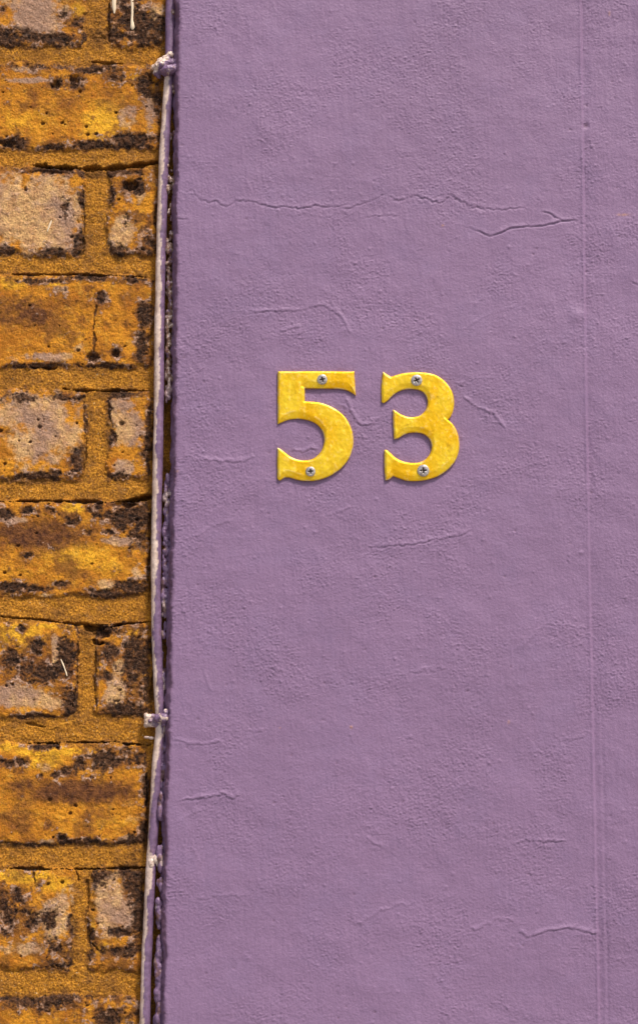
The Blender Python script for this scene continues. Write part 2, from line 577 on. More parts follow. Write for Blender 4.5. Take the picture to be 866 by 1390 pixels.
BN = sstep(0.18, 0.8, blobs(BROWN, 4) + rough_n * 0.45 + outside * (hue * 0.8))
mortar = 1 - brick
halo = sstep(0.10, 0.55, D + fbm(X, Z, 9, 4, 131) * 0.5)
BN = np.maximum(BN, halo * 0.8)
BN = np.maximum(BN, sstep(0.02, 0.35, fbm(X, Z, 30, 5, 133, 0.65)) * 0.7)
BR = BR * (1 - 0.7 * halo)
BN = np.maximum(BN, np.exp(-((sdf - 0.6) / 1.6) ** 2) * sstep(-0.25, 0.25, fbm(X, Z, 14, 3, 137)) * 0.9)
# orange to pink drift of the ochre itself, sooty pores
pores = sstep(0.40, 0.50, fbm(X, Z, 2.6, 2, 140)) * sstep(-0.05, 0.25, fbm(X, Z, 14, 2, 150))
big_pores = np.zeros(X.shape)
rng = np.random.RandomState(4)
for _ in range(150):
    x, zz, r = rng.uniform(-236, -92), rng.uniform(1250, 1960), rng.uniform(0.5, 1.5) * rng.uniform(0.6, 1.1)
    sl_ = window(xs, zs, x - 4, x + 4, zz - 4, zz + 4)
    q = np.hypot((X[sl_] - x) + n_hi[sl_] * 0.9, ((Z[sl_] - zz) + n_md[sl_]) * 1.3) / r
    big_pores[sl_] = np.maximum(big_pores[sl_], sstep(1.15, 0.75, q))
big_pores *= brick
for (cx, cy, r) in [(35, 258, 2.6), (52, 570, 2), (54, 580, 3.4), (1, 585, 3), (7, 630, 2.5), (117, 172, 2.6), (131, 182, 3), (119, 183, 3), (40, 415, 2), (66, 471, 2), (68, 1086, 3), (103, 1094, 3), (96, 1104, 2.6), (84, 1138, 4), (50, 724, 2), (25, 741, 2.4), (157, 153, 2.4), (58, 168, 3), (52, 888, 5), (44, 900, 2), (9, 931, 2.5), (183, 1130, 2.3), (66, 1200, 2.5), (85, 1198, 3), (165, 575, 4)]:
    x, zz = F(cx, cy)
    r *= K
    sl_ = window(xs, zs, x - 5, x + 5, zz - 5, zz + 5)
    q = np.hypot((X[sl_] - x) + n_hi[sl_] * 0.7, ((Z[sl_] - zz) + n_hi[sl_] * 0.5) * 1.2) / r
    big_pores[sl_] = np.maximum(big_pores[sl_], sstep(1.15, 0.7, q))

H = brick * (0.6 + fbm(X, Z, 60, 2, 200) * 0.9) + mortar * (-1.1 + fbm(X, Z, 25, 3, 210) * 0.7)
H += n_lo * 0.55 + n_md * 0.35 + n_hi * 0.16
H -= sstep(-3.2, 0.8, sdf) * brick * 1.3                     # worn arrises
H += dark * (fbm(X, Z, 3.5, 4, 205, 0.7) * 1.5) + brick * fbm(X, Z, 8, 5, 207, 0.7) * 0.8
H -= dark * brick * (0.6 + 0.6 * n_md) + big_pores * 1.6 + pores * 0.5 * brick
H += crust * 0.3
H += mortar * (fbm(X, Z, 1.3, 2, 220) * 0.5 + fbm(X, Z, 7, 3, 225) * 0.7)

# open cracks and ledges under the pointing (photo pixels)
CR = [([(36, 223), (60, 226), (100, 228), (150, 229), (190, 224), (218, 219)], 2.0, 7), ([(15, 373), (60, 372), (120, 373), (200, 376)], 0.9, 3),
      ([(120, 83), (165, 87)], 0.8, 2.5), ([(40, 498), (75, 500)], 1.4, 3), ([(85, 528), (110, 530), (150, 530), (205, 530)], 1.1, 5),
      ([(0, 681), (60, 680), (120, 681), (150, 682), (180, 678), (206, 672)], 1.1, 4), ([(165, 681), (190, 677), (206, 673)], 1.8, 6),
      ([(0, 837), (60, 842), (100, 848), (165, 848), (206, 844)], 0.9, 3), ([(112, 850), (140, 852), (165, 849)], 2.6, 6), ([(126, 868), (134, 876), (142, 872)], 1.6, 5),
      ([(38, 1010), (80, 1008), (150, 1007), (205, 1012)], 1.0, 4), ([(160, 1009), (192, 1012)], 1.6, 5), ([(35, 982), (62, 987)], 1.0, 2),
      ([(10, 1179), (60, 1180), (120, 1180), (198, 1178)], 1.1, 4), ([(45, 1180), (48, 1204)], 0.8, 1.5), ([(102, 1180), (108, 1196)], 0.8, 2),
      ([(130, 415), (128, 440), (128, 470), (126, 482)], 1.1, 1.2), ([(112, 240), (114, 300), (113, 345)], 1.0, 1.4), ([(118, 1195), (121, 1240), (120, 1278), (134, 1290)], 1.2, 2),
      ([(148, 4), (147, 40), (148, 60)], 1.0, 1.5), ([(113, 545), (117, 600), (112, 640)], 1.0, 1.5), ([(130, 880), (128, 930), (132, 965)], 1.0, 1.5), ([(106, 870), (104, 930), (98, 960)], 1.0, 1.5),
      ([(205, 690), (204, 760), (203, 815)], 1.6, 2.5), ([(210, 560), (208, 640)], 1.8, 3), ([(209, 860), (207, 950)], 1.8, 3), ([(198, 1050), (201, 1100), (197, 1150)], 1.8, 3)]
crack = np.zeros(X.shape)
for pts, wd, dep in CR:
    P_ = [F(a, b) for a, b in pts]
    xa, xb = min(p[0] for p in P_) - 6, max(p[0] for p in P_) + 6
    za, zb = min(p[1] for p in P_) - 6, max(p[1] for p in P_) + 6
    sl_ = window(xs, zs, xa, xb, za, zb)
    d, t = seg_dist(X[sl_] + n_md[sl_] * 1.6, Z[sl_] + n_md[sl_] * 1.0 + n_hi[sl_] * 0.5, P_)
    ww = wd * (0.30 + 0.9 * np.sqrt(np.clip(4 * t * (1 - t), 0, 1))) * np.clip(1 + n_lo[sl_] * 3.0, 0.05, 2)
    cc = sstep(1.0, 0.45, np.abs(d) / np.maximum(ww * 0.8, 0.1))
    H[sl_] -= cc * dep
    crack[sl_] = np.maximum(crack[sl_], cc)
# pockets where brick has gone
for (cx, cy, rx, ry, dep) in [(177, 252, 11, 8, 4), (126, 485, 9, 7, 2.5), (157, 480, 6, 6, 2.5), (100, 112, 8, 9, 2), (76, 115, 7, 5, 2), (137, 862, 14, 6, 3.5), (10, 196, 14, 4, 1.5), (170, 686, 16, 4, 3), (210, 105, 8, 8, 3), (60, 235, 30, 3, 1.0)]:
    x, zz = F(cx, cy)
    rx *= K
    ry *= K
    sl_ = window(xs, zs, x - 3 * rx, x + 3 * rx, zz - 3 * ry, zz + 3 * ry)
    q = np.hypot((X[sl_] - x + n_md[sl_] * 2.5) / rx, (Z[sl_] - zz + n_md[sl_] * 2) / ry)
    H[sl_] -= sstep(1.2, 0.6, q) * dep
# beds sit a touch proud along the lower edge, so the crack below them is shaded
# the recess behind the cable: dirty, set back
EDGE = [(243, -200), (242, 0), (240, 250), (239, 500), (236, 700), (233, 850), (230, 1000), (227, 1120), (224, 1300), (222, 1600)]
eX = np.array([F(a, b)[0] for a, b in EDGE])[::-1]
eZ = np.array([F(a, b)[1] for a, b in EDGE])[::-1]
CAB = [(238, -160), (233, -60), (231, 0), (230.5, 60), (230, 100), (226, 150), (222, 220), (219.5, 300), (217.5, 380), (216, 460), (216, 520), (215, 600), (213, 680), (212, 740), (212, 800), (213, 870), (216, 940), (219, 985), (213.5, 1030), (211.5, 1080), (208, 1140), (204.5, 1190), (202.5, 1240), (199.5, 1300), (197, 1400), (195, 1600)]
cX = np.array([F(a, b)[0] for a, b in CAB])[::-1]
cZ = np.array([F(a, b)[1] for a, b in CAB])[::-1]
cab_x = np.interp(zs, cZ, cX)[:, None]
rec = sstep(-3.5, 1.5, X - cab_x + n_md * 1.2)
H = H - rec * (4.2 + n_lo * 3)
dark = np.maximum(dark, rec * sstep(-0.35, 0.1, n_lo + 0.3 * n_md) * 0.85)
dark = np.maximum(dark, np.maximum(crack * 0.8, big_pores * 0.75))
dark = np.maximum(dark * (1 - mortar * 0.45), pores * 0.5 * brick)
mort_a = sstep(1.0, -1.0, -sdf + n_md * 4.5 + n_hi * 2.5 - 0.4)            # sand smeared over the arrises
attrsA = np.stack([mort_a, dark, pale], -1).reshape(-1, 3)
attrsB = np.stack([BR, BN, crust], -1).reshape(-1, 3)
co = np.stack([X.ravel(), H.ravel(), Z.ravel()], 1)
faces = grid_faces(len(xs), len(zs))
isb = brick.ravel()[faces].mean(1) > 0.5
BW = tag_thing(empty('brick_wall', -800, 0, 0), 'weathered yellow stock brick wall with sandy mortar left of the purple wall', 'brick wall')
for nm, sel in (('bricks', isb), ('mortar', ~isb)):
    c_, f_, a_ = sub_mesh(co, faces[sel], {'stain': attrsA, 'tone': attrsB})
    mesh_np(nm, c_, f_, M_BRICK, BW, True, a_)
bm = bmesh.new()
for (x0, x1, y0, y1, z0, z1) in [(-1.40, -0.062, 0.012, 0.222, 0, 3.2)]:
    r = bmesh.ops.create_cube(bm, size=1)
    for v in r['verts']:
        v.co = Vector(((x0 + x1) / 2 + v.co.x * (x1 - x0), (y0 + y1) / 2 + v.co.y * (y1 - y0), (z0 + z1) / 2 + v.co.z * (z1 - z0))) - BW.location
me = bpy.data.meshes.new('wall_core')
bm.to_mesh(me)
bm.free()
me.materials.append(M_BRICK)
link(bpy.data.objects.new('wall_core', me), BW)


def hfun(px_x, px_z):
    """brick surface height at a point, for things lying on it"""
    i = np.clip(np.searchsorted(xs, px_x), 0, len(xs) - 1)
    j = np.clip(np.searchsorted(zs, px_z), 0, len(zs) - 1)
    return float(H[j, i])


# old paint runs on the bricks
def drip(pts, rad):
    m = Mat('old_cream_paint').set(color=(0.72, 0.58, 0.40), rough=0.5)
    P_ = [F(a, b) for a, b in pts]
    co, fs = [], []
    for i, (x, zz) in enumerate(P_):
        r = rad[i]
        h = max(hfun(x + dx, zz) for dx in (-.5, 0, .5))
        for a in range(8):
            t = a / 8 * 2 * math.pi
            co.append((x + math.cos(t) * r, h + 0.1 + math.sin(t) * r * 0.45, zz))
    n = len(P_)
    for i in range(n - 1):
        for a in range(8):
            fs.append((i * 8 + a, i * 8 + (a + 1) % 8, (i + 1) * 8 + (a + 1) % 8, (i + 1) * 8 + a))
    return mesh_np('paint_drip', np.array(co), np.array(fs), m, BW)


drip([(179.3, -12), (178.8, 0), (179.4, 10), (179.2, 20), (178.8, 28), (179.5, 33), (179.6, 38), (179.5, 41)], [1.0, 1.1, .9, .85, .9, 1.3, 1.6, .6])
drip([(155, -6), (154.5, 4), (154.8, 12), (155, 19)], [1.6, 1.5, 1.4, .5])
drip([(70, 300), (68.5, 304), (67, 308), (65.5, 312), (64.5, 315)], [.4, .75, .7, .55, .3])
drip([(83, 895), (86, 902), (88, 907), (90.5, 914), (91.5, 918)], [.3, .6, .4, .55, .3])

# ------------------------------------------------------------------ purple rendered wall
HP = 13.0                      # mm in front of the brick face
RA = 4.6                       # width of the rounded arris, mm
xs2 = axis(0.0, 9.0, 345.0, 1400.0, 0.62)     # distance from the arris
xs2 = xs2[xs2 >= 9.0]
zs2 = axis(-5, 1245, 1965, 3200, 0.62)
eXp = np.array([F(a, b, HP)[0] for a, b in EDGE])[::-1]
eZp = np.array([F(a, b, HP)[1] for a, b in EDGE])[::-1]
edge = np.interp(zs2, eZp, eXp) - RA * 0.80
edge = edge + fbm(zs2 * 0 + 5.0, zs2, 24, 4, 400) * 1.6
# profile: return side, quarter round, then the face
prof = [(0.0, -22.0), (0.0, -18.0), (0.0, -14.0), (0.0, -11.0), (0.0, -9.6)]
for i in range(1, 16):
    prof.append((RA * i / 16, -9.0 * (1 - i / 16) ** 1.7))
prof += [(RA + 0.6, 0.0), (RA + 1.2, 0.0), (RA + 1.8, 0), (RA + 2.4, 0)]
pu = np.array([p[0] for p in prof] + list(xs2))
ph = np.array([p[1] for p in prof] + [0.0] * len(xs2))
slope = np.array([1e3] * 5 + [9.0 * 1.7 / RA * (1 - i / 16) ** 0.7 for i in range(1, 16)] + [0.0] * (4 + len(xs2)))
nrmx = -slope / np.sqrt(1 + slope ** 2)
nrmh = 1 / np.sqrt(1 + slope ** 2)
_l = np.concatenate([[0], np.cumsum(np.hypot(np.diff(pu), np.diff(ph)))])
arc = _l - _l[20] + pu[20]
fade = 1 - sstep(200, 900, pu)
X2 = edge[:, None] * (0.0 + fade)[None, :] + (edge.mean()) * (1 - fade)[None, :] + pu[None, :]
Z2 = np.repeat(zs2[:, None], len(pu), 1)
U2 = X2 + (arc - pu)[None, :] * (pu < RA)[None, :]      # unrolled coordinate for noise
a_lo, a_md = fbm(U2, Z2, 90, 3, 500), fbm(U2, Z2, 18, 3, 510)
j_a, j_b = fbm(U2, Z2, 6, 3, 520), fbm(U2, Z2, 2.4, 3, 530)
roughness = 0.38 + 1.0 * sstep(-0.20, 0.30, fbm(U2, Z2, 55, 4, 540))
G = a_lo * 1.1 + a_md * 0.38
peel = fbm(U2, Z2, 3.4, 3, 550, 0.7)
grain = vnoise(U2 / 1.15, Z2 / 1.0, 561) + 0.6 * vnoise(U2 / 0.8 + 9, Z2 / 0.75, 562)
G += roughness * (np.maximum(peel, -0.1) * 0.17 + sstep(0.25, 0.75, grain) * 0.31 - sstep(0.35, 0.8, -grain) * 0.19)
G += fbm(U2 * 1.0, Z2 * 0.16, 2.6, 2, 570) * 0.10         # brush marks down the wall
xf, zf = X2[0] * 0, zs2


def win2(x0, x1, z0, z1):
    j0, j1 = np.searchsorted(zs2, [z0, z1])
    row = X2[(j0 + j1) // 2 if j1 > j0 else min(j0, len(zs2) - 1)]
    i0, i1 = np.searchsorted(row, [x0, x1])
    return slice(j0, j1), slice(i0, i1)


# wrinkles and hairline cracks: (points in photo pixels, crack depth, ridge height, raggedness)
A = lambda l, ox, oy, s: [(ox + x * s, oy + y * s) for x, y in l]
s1 = 646 / 866
W_ = [
    (A([(10, 125), (60, 125), (100, 165), (160, 168), (185, 186), (220, 184), (245, 165), (300, 168), (345, 178), (390, 194), (450, 192), (520, 196), (570, 185), (620, 188), (700, 182), (760, 172)], 240, 220, .3233), .75, .3, 1.0),
    (A([(60, 120), (85, 140), (110, 158), (150, 140), (190, 130), (240, 150), (270, 165), (300, 150), (322, 128), (350, 152), (400, 172), (450, 182), (520, 187), (580, 185), (650, 172)], 500, 220, .3464), .8, .35, 1.2),
    (A([(670, 198), (705, 200), (740, 222), (760, 232), (790, 229), (824, 230)], 500, 220, .3464), .9, .4, .5),
    (A([(385, 255), (440, 278), (478, 292), (520, 275), (560, 258), (640, 252), (690, 250), (740, 235), (770, 229), (824, 231)], 500, 220, .3464), 1.1, .45, .4),
    (A([(0, 212), (60, 210), (130, 208)], 500, 220, .3464), .5, .2, 1.4),
    (A([(790, 228), (860, 228)], 240, 220, .3233), .6, .3, 1.6),
    (A([(270, 630), (350, 632), (450, 625), (520, 628), (560, 612), (610, 604), (640, 620), (690, 655), (715, 710), (740, 745)], 240, 220, .3233), .35, .75, .5),
    (A([(430, 720), (470, 705), (520, 700)], 240, 220, .3233), .3, .6, 1.2),
    (A([(0, 730), (40, 765), (80, 800)], 240, 220, .3233), .4, .2, .6),
    (A([(0, 240), (50, 240)], 240, 220, .3233), .7, .3, .5),
    (A([(330, 185), (338, 205), (350, 230), (362, 240), (395, 235)], 220, 400, s1), .4, .8, .5),
    (A([(540, 185), (570, 205), (600, 218), (625, 248)], 220, 400, s1), .3, .8, .5),
    (A([(530, 160), (550, 170)], 220, 400, s1), .4, .6, .9),
    (A([(60, 300), (110, 306), (150, 304), (170, 297)], 220, 400, s1), .25, .7, .9),
    (A([(235, 282), (255, 288), (272, 280), (285, 284)], 220, 400, s1), .4, .8, .8),
    (A([(300, 405), (325, 396), (345, 388)], 220, 400, s1), .2, .6, .7),
    (A([(370, 462), (410, 458), (450, 456), (500, 446), (540, 440), (568, 428)], 220, 400, s1), .5, .45, .9),
    (A([(60, 445), (90, 425), (140, 410)], 220, 400, s1), .15, .35, .9),
    (A([(375, 228), (382, 232), (400, 226)], 220, 400, s1), .3, .6, .6),
    (A([(430, 135), (455, 190)], 500, 520, .1), 0, 0, 0),
    (A([(300, 10), (320, 35), (330, 60)], 220, 400, s1), .15, .45, .5),
    (A([(540, 70), (590, 40), (650, 20)], 220, 400, s1), .15, .3, .9),
    (A([(15, 247), (50, 256), (80, 258), (110, 250)], 220, 820, s1), .35, .75, .5),
    (A([(150, 235), (185, 234)], 220, 820, s1), .3, .5, .6),
    (A([(25, 362), (60, 356), (90, 352), (115, 348), (130, 358), (145, 340)], 220, 820, s1), .5, .7, 1.0),
    (A([(30, 400), (60, 382), (100, 370)], 220, 820, s1), .15, .3, .8),
    (A([(640, 436), (675, 430), (700, 434), (745, 432)], 220, 820, s1), .45, .5, .8),
    (A([(640, 590), (665, 608), (700, 596), (740, 590), (770, 597), (800, 604)], 220, 820, s1), .5, .8, .5),
    (A([(60, 540), (110, 534), (170, 532)], 220, 820, s1), .15, .4, .9),
    (A([(368, 425), (385, 438), (402, 446)], 220, 820, s1), .3, .5, .7),
    (A([(350, 160), (375, 180), (370, 200)], 220, 820, s1), .2, .5, .8),
    (A([(70, 110), (78, 140), (85, 160)], 220, 820, s1), .2, .4, .4),
    (A([(430, 130), (470, 125), (520, 118)], 220, 820, s1), .4, .4, 1.8),
    (A([(160, 140), (200, 120), (230, 128)], 220, 820, s1), .3, .4, 1.8),
    (A([(740, 250), (770, 243)], 220, 820, s1), .4, .4, .6),
    (A([(560, 600), (610, 575), (640, 580)], 220, 820, s1), .3, .5, 1.4),
    (A([(350, 590), (400, 560), (440, 545), (470, 552)], 220, 820, s1), .25, .5, 2.0),
    (A([(420, 625), (440, 600), (455, 585)], 500, 200, .3464), .3, .5, .7),
    (A([(650, 60), (700, 10), (760, 20), (790, 10)], 220, 840, s1), .15, .35, 1.6),
    ([(462, 285), (478, 281), (492, 277), (508, 271), (524, 262)], .55, .3, 1.2),
    ([(855, 381), (866, 388), (890, 400)], .6, .3, .4),
    ([(380, 292), (440, 296), (470, 290), (520, 300)], .2, .25, 1.8),
]
for pts, dep, rid, rag in W_:
    if dep == 0:
        continue
    P_ = [F(a, b, HP) for a, b in pts]
    xa, xb = min(p[0] for p in P_) - 8, max(p[0] for p in P_) + 8
    za, zb = min(p[1] for p in P_) - 8, max(p[1] for p in P_) + 8
    sl_ = win2(xa, xb, za, zb)
    d, t = seg_dist(X2[sl_] + j_a[sl_] * 1.5 * rag, Z2[sl_] + j_a[sl_] * 2.2 * rag + j_b[sl_] * 0.7 * rag, P_)
    env = sstep(0, 0.12, t) * sstep(1, 0.88, t)
    env = env * (0.55 + 0.9 * np.clip(a_md[sl_] + 0.5, 0, 1))
    G[sl_] += env * (-dep * 0.62 * np.exp(-(d / 0.45) ** 2) + rid * 0.58 * np.exp(-((d - 1.2) / 1.3) ** 2) + rid * 0.12 * np.exp(-((d + 1.8) / 2.0) ** 2))

# the crease by the right edge, with the shallow dish beyond it
CRS = [(786, -150), (787, 0), (789, 150), (791, 280), (793, 440), (796, 600), (799, 760), (802, 900), (806, 1080), (808, 1180), (811, 1300), (813, 1420), (816, 1600)]
crx = np.interp(zs2, np.array([F(a, b, HP)[1] for a, b in CRS])[::-1], np.array([F(a, b, HP)[0] for a, b in CRS])[::-1])[:, None]
dc = X2 - crx
var = 0.75 + 0.9 * fbm(X2 * 0, Z2, 70, 3, 600)
hold = np.clip(var, 0.45, 1.5)
G += 0.38 * np.exp(-((dc + 0.6) / 0.8) ** 2) * hold
G -= 1.6 * hold * sstep(-0.3, 0.9, dc) * np.exp(-np.maximum(dc, 0) / 8.0)
low = sstep(F(800, 900, HP)[1], F(800, 1080, HP)[1], Z2)
G += low * 0.4 * (0.35 * np.exp(-((dc - 4.2) / 0.9) ** 2) - 0.55 * np.exp(-((dc - 6.2) / 0.9) ** 2)) * (0.6 + 0.4 * var)
dc2 = X2 - F(862, 100, HP)[0]
G += 0.5 * sstep(-3, 3, dc2) * sstep(F(860, 260, HP)[1], F(860, 60, HP)[1], Z2)

shade_specks = np.zeros(X2.shape)
warm = np.zeros(X2.shape)
# grit, pits and blisters
SP = [(600, 309, 1.2, -1), (690, 335, 2.2, 1), (631, 200, 1, -1), (572, 230, 1.1, -1), (384, 196, 1.6, 1), (390, 200, 1.4, -1), (772, 176, 1.8, -1), (765, 175, 1.3, -1), (814, 147, 1.2, -1), (800, 190, 1.8, 1), (803, 198, 2.2, 1), (794, 170, 4, -1), (782, 428, 8, 1), (795, 143, 1.8, -1), (838, 643, 1.4, -1), (843, 617, 1.3, -1), (788, 750, 2.4, 1), (247, 556, 1.6, 1), (250, 485, 1.8, -1), (256, 668, 1.6, -1), (477, 987, 1.5, 1), (555, 430, 1.2, -1), (802, 668, 2, -1), (817, 668, 1.4, -1), (802, 1260, 1.6, 1), (808, 1233, 1.8, 1), (250, 830, 2, 1), (840, 110, 1.6, 1), (828, 1108, 1.4, -1), (836, 254, 1.6, -1), (795, 368, 1.6, -1), (692, 980, 1.4, 1), (430, 850, 1.2, 1), (560, 1120, 1.2, 1)]
rng = np.random.RandomState(11)
for _ in range(700):
    SP.append((rng.uniform(245, 880), rng.uniform(-20, 1410), rng.uniform(0.8, 1.7), rng.choice([1, 1, 1, -1])))
for (cx, cy, r, s) in SP:
    x, zz = F(cx, cy, HP)
    r *= K * 1.15
    sl_ = win2(x - 3.2 * r, x + 3.2 * r, zz - 3.2 * r, zz + 3.2 * r)
    q = ((X2[sl_] - x) ** 2 + (Z2[sl_] - zz) ** 2) / (r * r)
    G[sl_] += s * min(0.30 * r + 0.12, 0.8) * np.exp(-q * 1.1)
    if s < 0 and r > 0.8:
        shade_specks[sl_] = np.maximum(shade_specks[sl_], 0.5 * np.exp(-q * 2.5))  # larger pits tinted darker
for (cx, cy, rx, ry) in [(477, 987, 2, 2), (826, 18, 1.5, 3), (845, 291, 8, 1.5), (600, 306, 1.5, 1.5), (380, 988, 1, 1), (690, 980, 1.5, 2), (241, 640, 1.5, 1.5)]:
    x, zz = F(cx, cy, HP)
    sl_ = win2(x - 8, x + 8, zz - 5, zz + 5)
    q = ((X2[sl_] - x) / (rx * K)) ** 2 + ((Z2[sl_] - zz) / (ry * K)) ** 2
    warm[sl_] = np.maximum(warm[sl_], 0.7 * np.exp(-q + j_b[sl_] * 2))
# lumps on the rounded arris, and the shade of its turned side painted on
onarris = sstep(RA + 2.0, RA * 0.25, pu)[None, :]
G += onarris * (fbm(U2, Z2, 9, 3, 700) * 1.5 + fbm(U2, Z2, 3, 3, 703) * 0.5)
shade_specks = np.maximum(shade_specks, onarris * (0.42 + 0.5 * sstep(-0.1, 0.35, fbm(U2 * 1.5, Z2 * 0.35, 7, 3, 710))))
co2 = np.stack([(X2 + nrmx[None, :] * G).ravel(), (HP + ph[None, :] + nrmh[None, :] * G).ravel(), Z2.ravel()], 1)
PW = tag_thing(empty('rendered_wall', 400, HP, 0), 'flat purple painted render wall with hairline cracks, carrying the number 53', 'painted wall')
mesh_np('painted_render', co2, grid_faces(len(pu), len(zs2)), M_WALL, PW, True, {'shade_specks': np.stack([shade_specks.ravel(), warm.ravel(), warm.ravel() * 0], 1)})


def ghgt(x, z_):
    j = int(np.clip(np.searchsorted(zs2, z_), 0, len(zs2) - 1))
    i = int(np.clip(np.searchsorted(X2[j], x), 0, len(pu) - 1))
    return HP + float(G[j, i])


# ------------------------------------------------------------------ lumpy things: spheres fused by a voxel remesh
def lumps(name, balls, voxel, parent, mat, paint, disp=0.25, seed=1):
    """balls: (x, h, z, rx, rh, rz) in mm"""
    bm = bmesh.new()
    for (x, h, zz, rx, rh, rz) in balls:
        r = bmesh.ops.create_icosphere(bm, subdivisions=2, radius=1)
        for v in r['verts']:
            v.co = Vector((x + v.co.x * rx, h + v.co.y * rh, zz + v.co.z * rz)) * 0.01
    me = bpy.data.meshes.new('tmp')
    bm.to_mesh(me)
    bm.free()
    o = bpy.data.objects.new('tmp', me)
    COL.objects.link(o)
    md = o.modifiers.new('r', 'REMESH')
    md.mode = 'VOXEL'
    md.voxel_size = voxel * 0.01
    ms = o.modifiers.new('s', 'SMOOTH')
    ms.iterations = 3
    dg = bpy.context.evaluated_depsgraph_get()
    ev = o.evaluated_get(dg).to_mesh()
    n = len(ev.vertices)
    co = np.empty(n * 3, np.float32)
    no = np.empty(n * 3, np.float32)
    ev.vertices.foreach_get('co', co)
    ev.vertices.foreach_get('normal', no)
    co, no = co.reshape(-1, 3) * 100, no.reshape(-1, 3)
    fs = [tuple(p.vertices) for p in ev.polygons]
    o.evaluated_get(dg).to_mesh_clear()
    bpy.data.objects.remove(o)
    q = [f[::-1] for f in fs if len(f) == 4]
    t = [f[::-1] for f in fs if len(f) == 3]
    dd = fbm(co[:, 0] + co[:, 1] * .7, co[:, 2] - co[:, 1] * .5, 2.2, 3, seed) * disp
    co = co + no * dd[:, None]
    fl = [np.array(a) for a in (q, t) if a]
    at = paint(co, no)
    return mesh_np(name, co.astype(np.float64), fl, mat, parent, True, {'paint': at})


def paint_filler(co, no):
    n = fbm(co[:, 0] * 1.2, co[:, 2] * 0.3, 6, 3, 41)
    pur = 1 - sstep(0.20, 0.32, n + 0.15 * fbm(co[:, 0], co[:, 2], 1.4, 2, 43)) * 0.6
    up = sstep(F(220, 560)[1], F(220, 520)[1] + 6, co[:, 2])
    pur = pur * (1 - up * sstep(-0.12, 0.10, fbm(co[:, 0], co[:, 2] * 0.5, 5, 3, 49) + 0.05))
    gr = np.maximum(sstep(0.10, 0.3, fbm(co[:, 0], co[:, 2] * 0.6, 6, 3, 47)) * 0.7, up * 0.92 * sstep(-0.35, 0.10, fbm(co[:, 0], co[:, 2], 2.0, 3, 44)))
    return np.stack([pur, gr, gr * 0], 1)


# filler bead squeezed out between the cable and the purple arris
rng = np.random.RandomState(21)
GAPS = [(545, 645, 0.0), (118, 250, 0.25), (262, 330, 0.2), (838, 912, 0.25), (1112, 1150, 0.1), (1182, 1222, 0.1), (1250, 1275, 0.1), (20, 70, 0.2)]
balls = []
for py in np.arange(-120, 1480, 2.6):
    e = np.interp(py, [b for a, b in EDGE], [a for a, b in EDGE])
    keep = 1.0
    for (a, b, k_) in GAPS:
        if a < py < b:
            keep = k_
    if rng.rand() > keep * 0.93:
        continue
    low = 1 if py > 1080 else 0
    cx = e - 10.5 - rng.uniform(-3.0, 2.8) - low * 1.0
    x, zz = F(cx + low * 3.5, py, 4)
    r = rng.uniform(0.9, 1.9) * (1.25 if low else 1.0)
    balls.append((x, rng.uniform(2.0, 4.6) + low * 2.6, zz, r, r * 1.1, r * rng.uniform(1.0, 3.2)))
    if rng.rand() < 0.5:
        x, zz = F(e - 3.5, py, 4)
        balls.append((x, rng.uniform(0, 4), zz, 1.8, 2.6, 2.4))
lumps('filler_bead', balls, 0.42, PW, M_CABLE, paint_filler, 0.35, 51)

# ------------------------------------------------------------------ cable
path = [(F(a, b, 3.4)) for a, b in CAB]
pz = np.array([p[1] for p in path])
pxx = np.array([p[0] for p in path])
zz_ = np.arange(1250, 1985, 0.6)
order = np.argsort(pz)
cx_ = np.interp(zz_, pz[order], pxx[order])
ker = np.hanning(61)
ker /= ker.sum()
pad = np.pad(cx_, 30, mode='reflect', reflect_type='odd')
cx_ = np.convolve(pad, ker, 'valid')
# run on, straight, above and below the picture
zu = np.arange(1985.6, 3190, 12.0)
zl = np.arange(30, 1249, 12.0)
sl_u = (cx_[-1] - cx_[-120]) / (zz_[-1] - zz_[-120])
allz = np.concatenate([zl, zz_, zu])
allx = np.concatenate([cx_[0] + (zl - zl[-1]) * 0.01, cx_, cx_[-1] + np.minimum((zu - zu[0]) * max(sl_u, 0.02), 12)])
NA = 30
th = np.arange(NA) / NA * 2 * math.pi
T, ZZ = np.meshgrid(th, allz)
rad = 3.45 + fbm(allz * 0, allz, 30, 3, 801) * 0.45
fl_ = F(228, 110)[1]
R_ = rad[:, None] + fbm(T * 3, ZZ, 3.5, 3, 810) * 0.22
hh = 3.4 + fbm(allz * 0 + 9, allz, 60, 2, 820) * 1.2
CX = allx[:, None] + np.cos(T) * R_ * 0.98
CH = hh[:, None] + np.sin(T) * R_
# purple paint covers the right-hand side; how far round it reaches varies along the cable
keyp = [(-200, 3.0), (70, 3.0), (96, 2.0), (108, -0.5), (150, -0.1), (250, 0.05), (380, -0.35), (470, -0.45), (540, -0.1), (560, 0.35), (620, 0.15), (660, -0.3), (680, 0.0), (700, -0.2), (760, -0.5), (800, -0.1), (850, 0.45), (880, 0.5), (910, 0.0), (955, 0.2), (1000, -0.7), (1030, -0.2), (1060, 0.1), (1090, 0.45), (1150, 0.55), (1166, -0.6), (1200, -0.6), (1225, 0.1), (1300, 0.2), (1500, 0.1)]
kz = np.array([F(215, a, 3.4)[1] for a, b in keyp])[::-1]
kv = np.array([b for a, b in keyp])[::-1]
lim = np.interp(ZZ, kz, kv) + 0.15
side = np.cos(T)                                  # -1 left, 1 right
nz = fbm(T * 2.2, ZZ * 0.22, 2.2, 4, 830) * 0.9 + fbm(T * 5, ZZ * 0.6, 2.0, 2, 835) * 0.35
pm = sstep(-0.08, 0.10, side + lim + nz * 0.75)
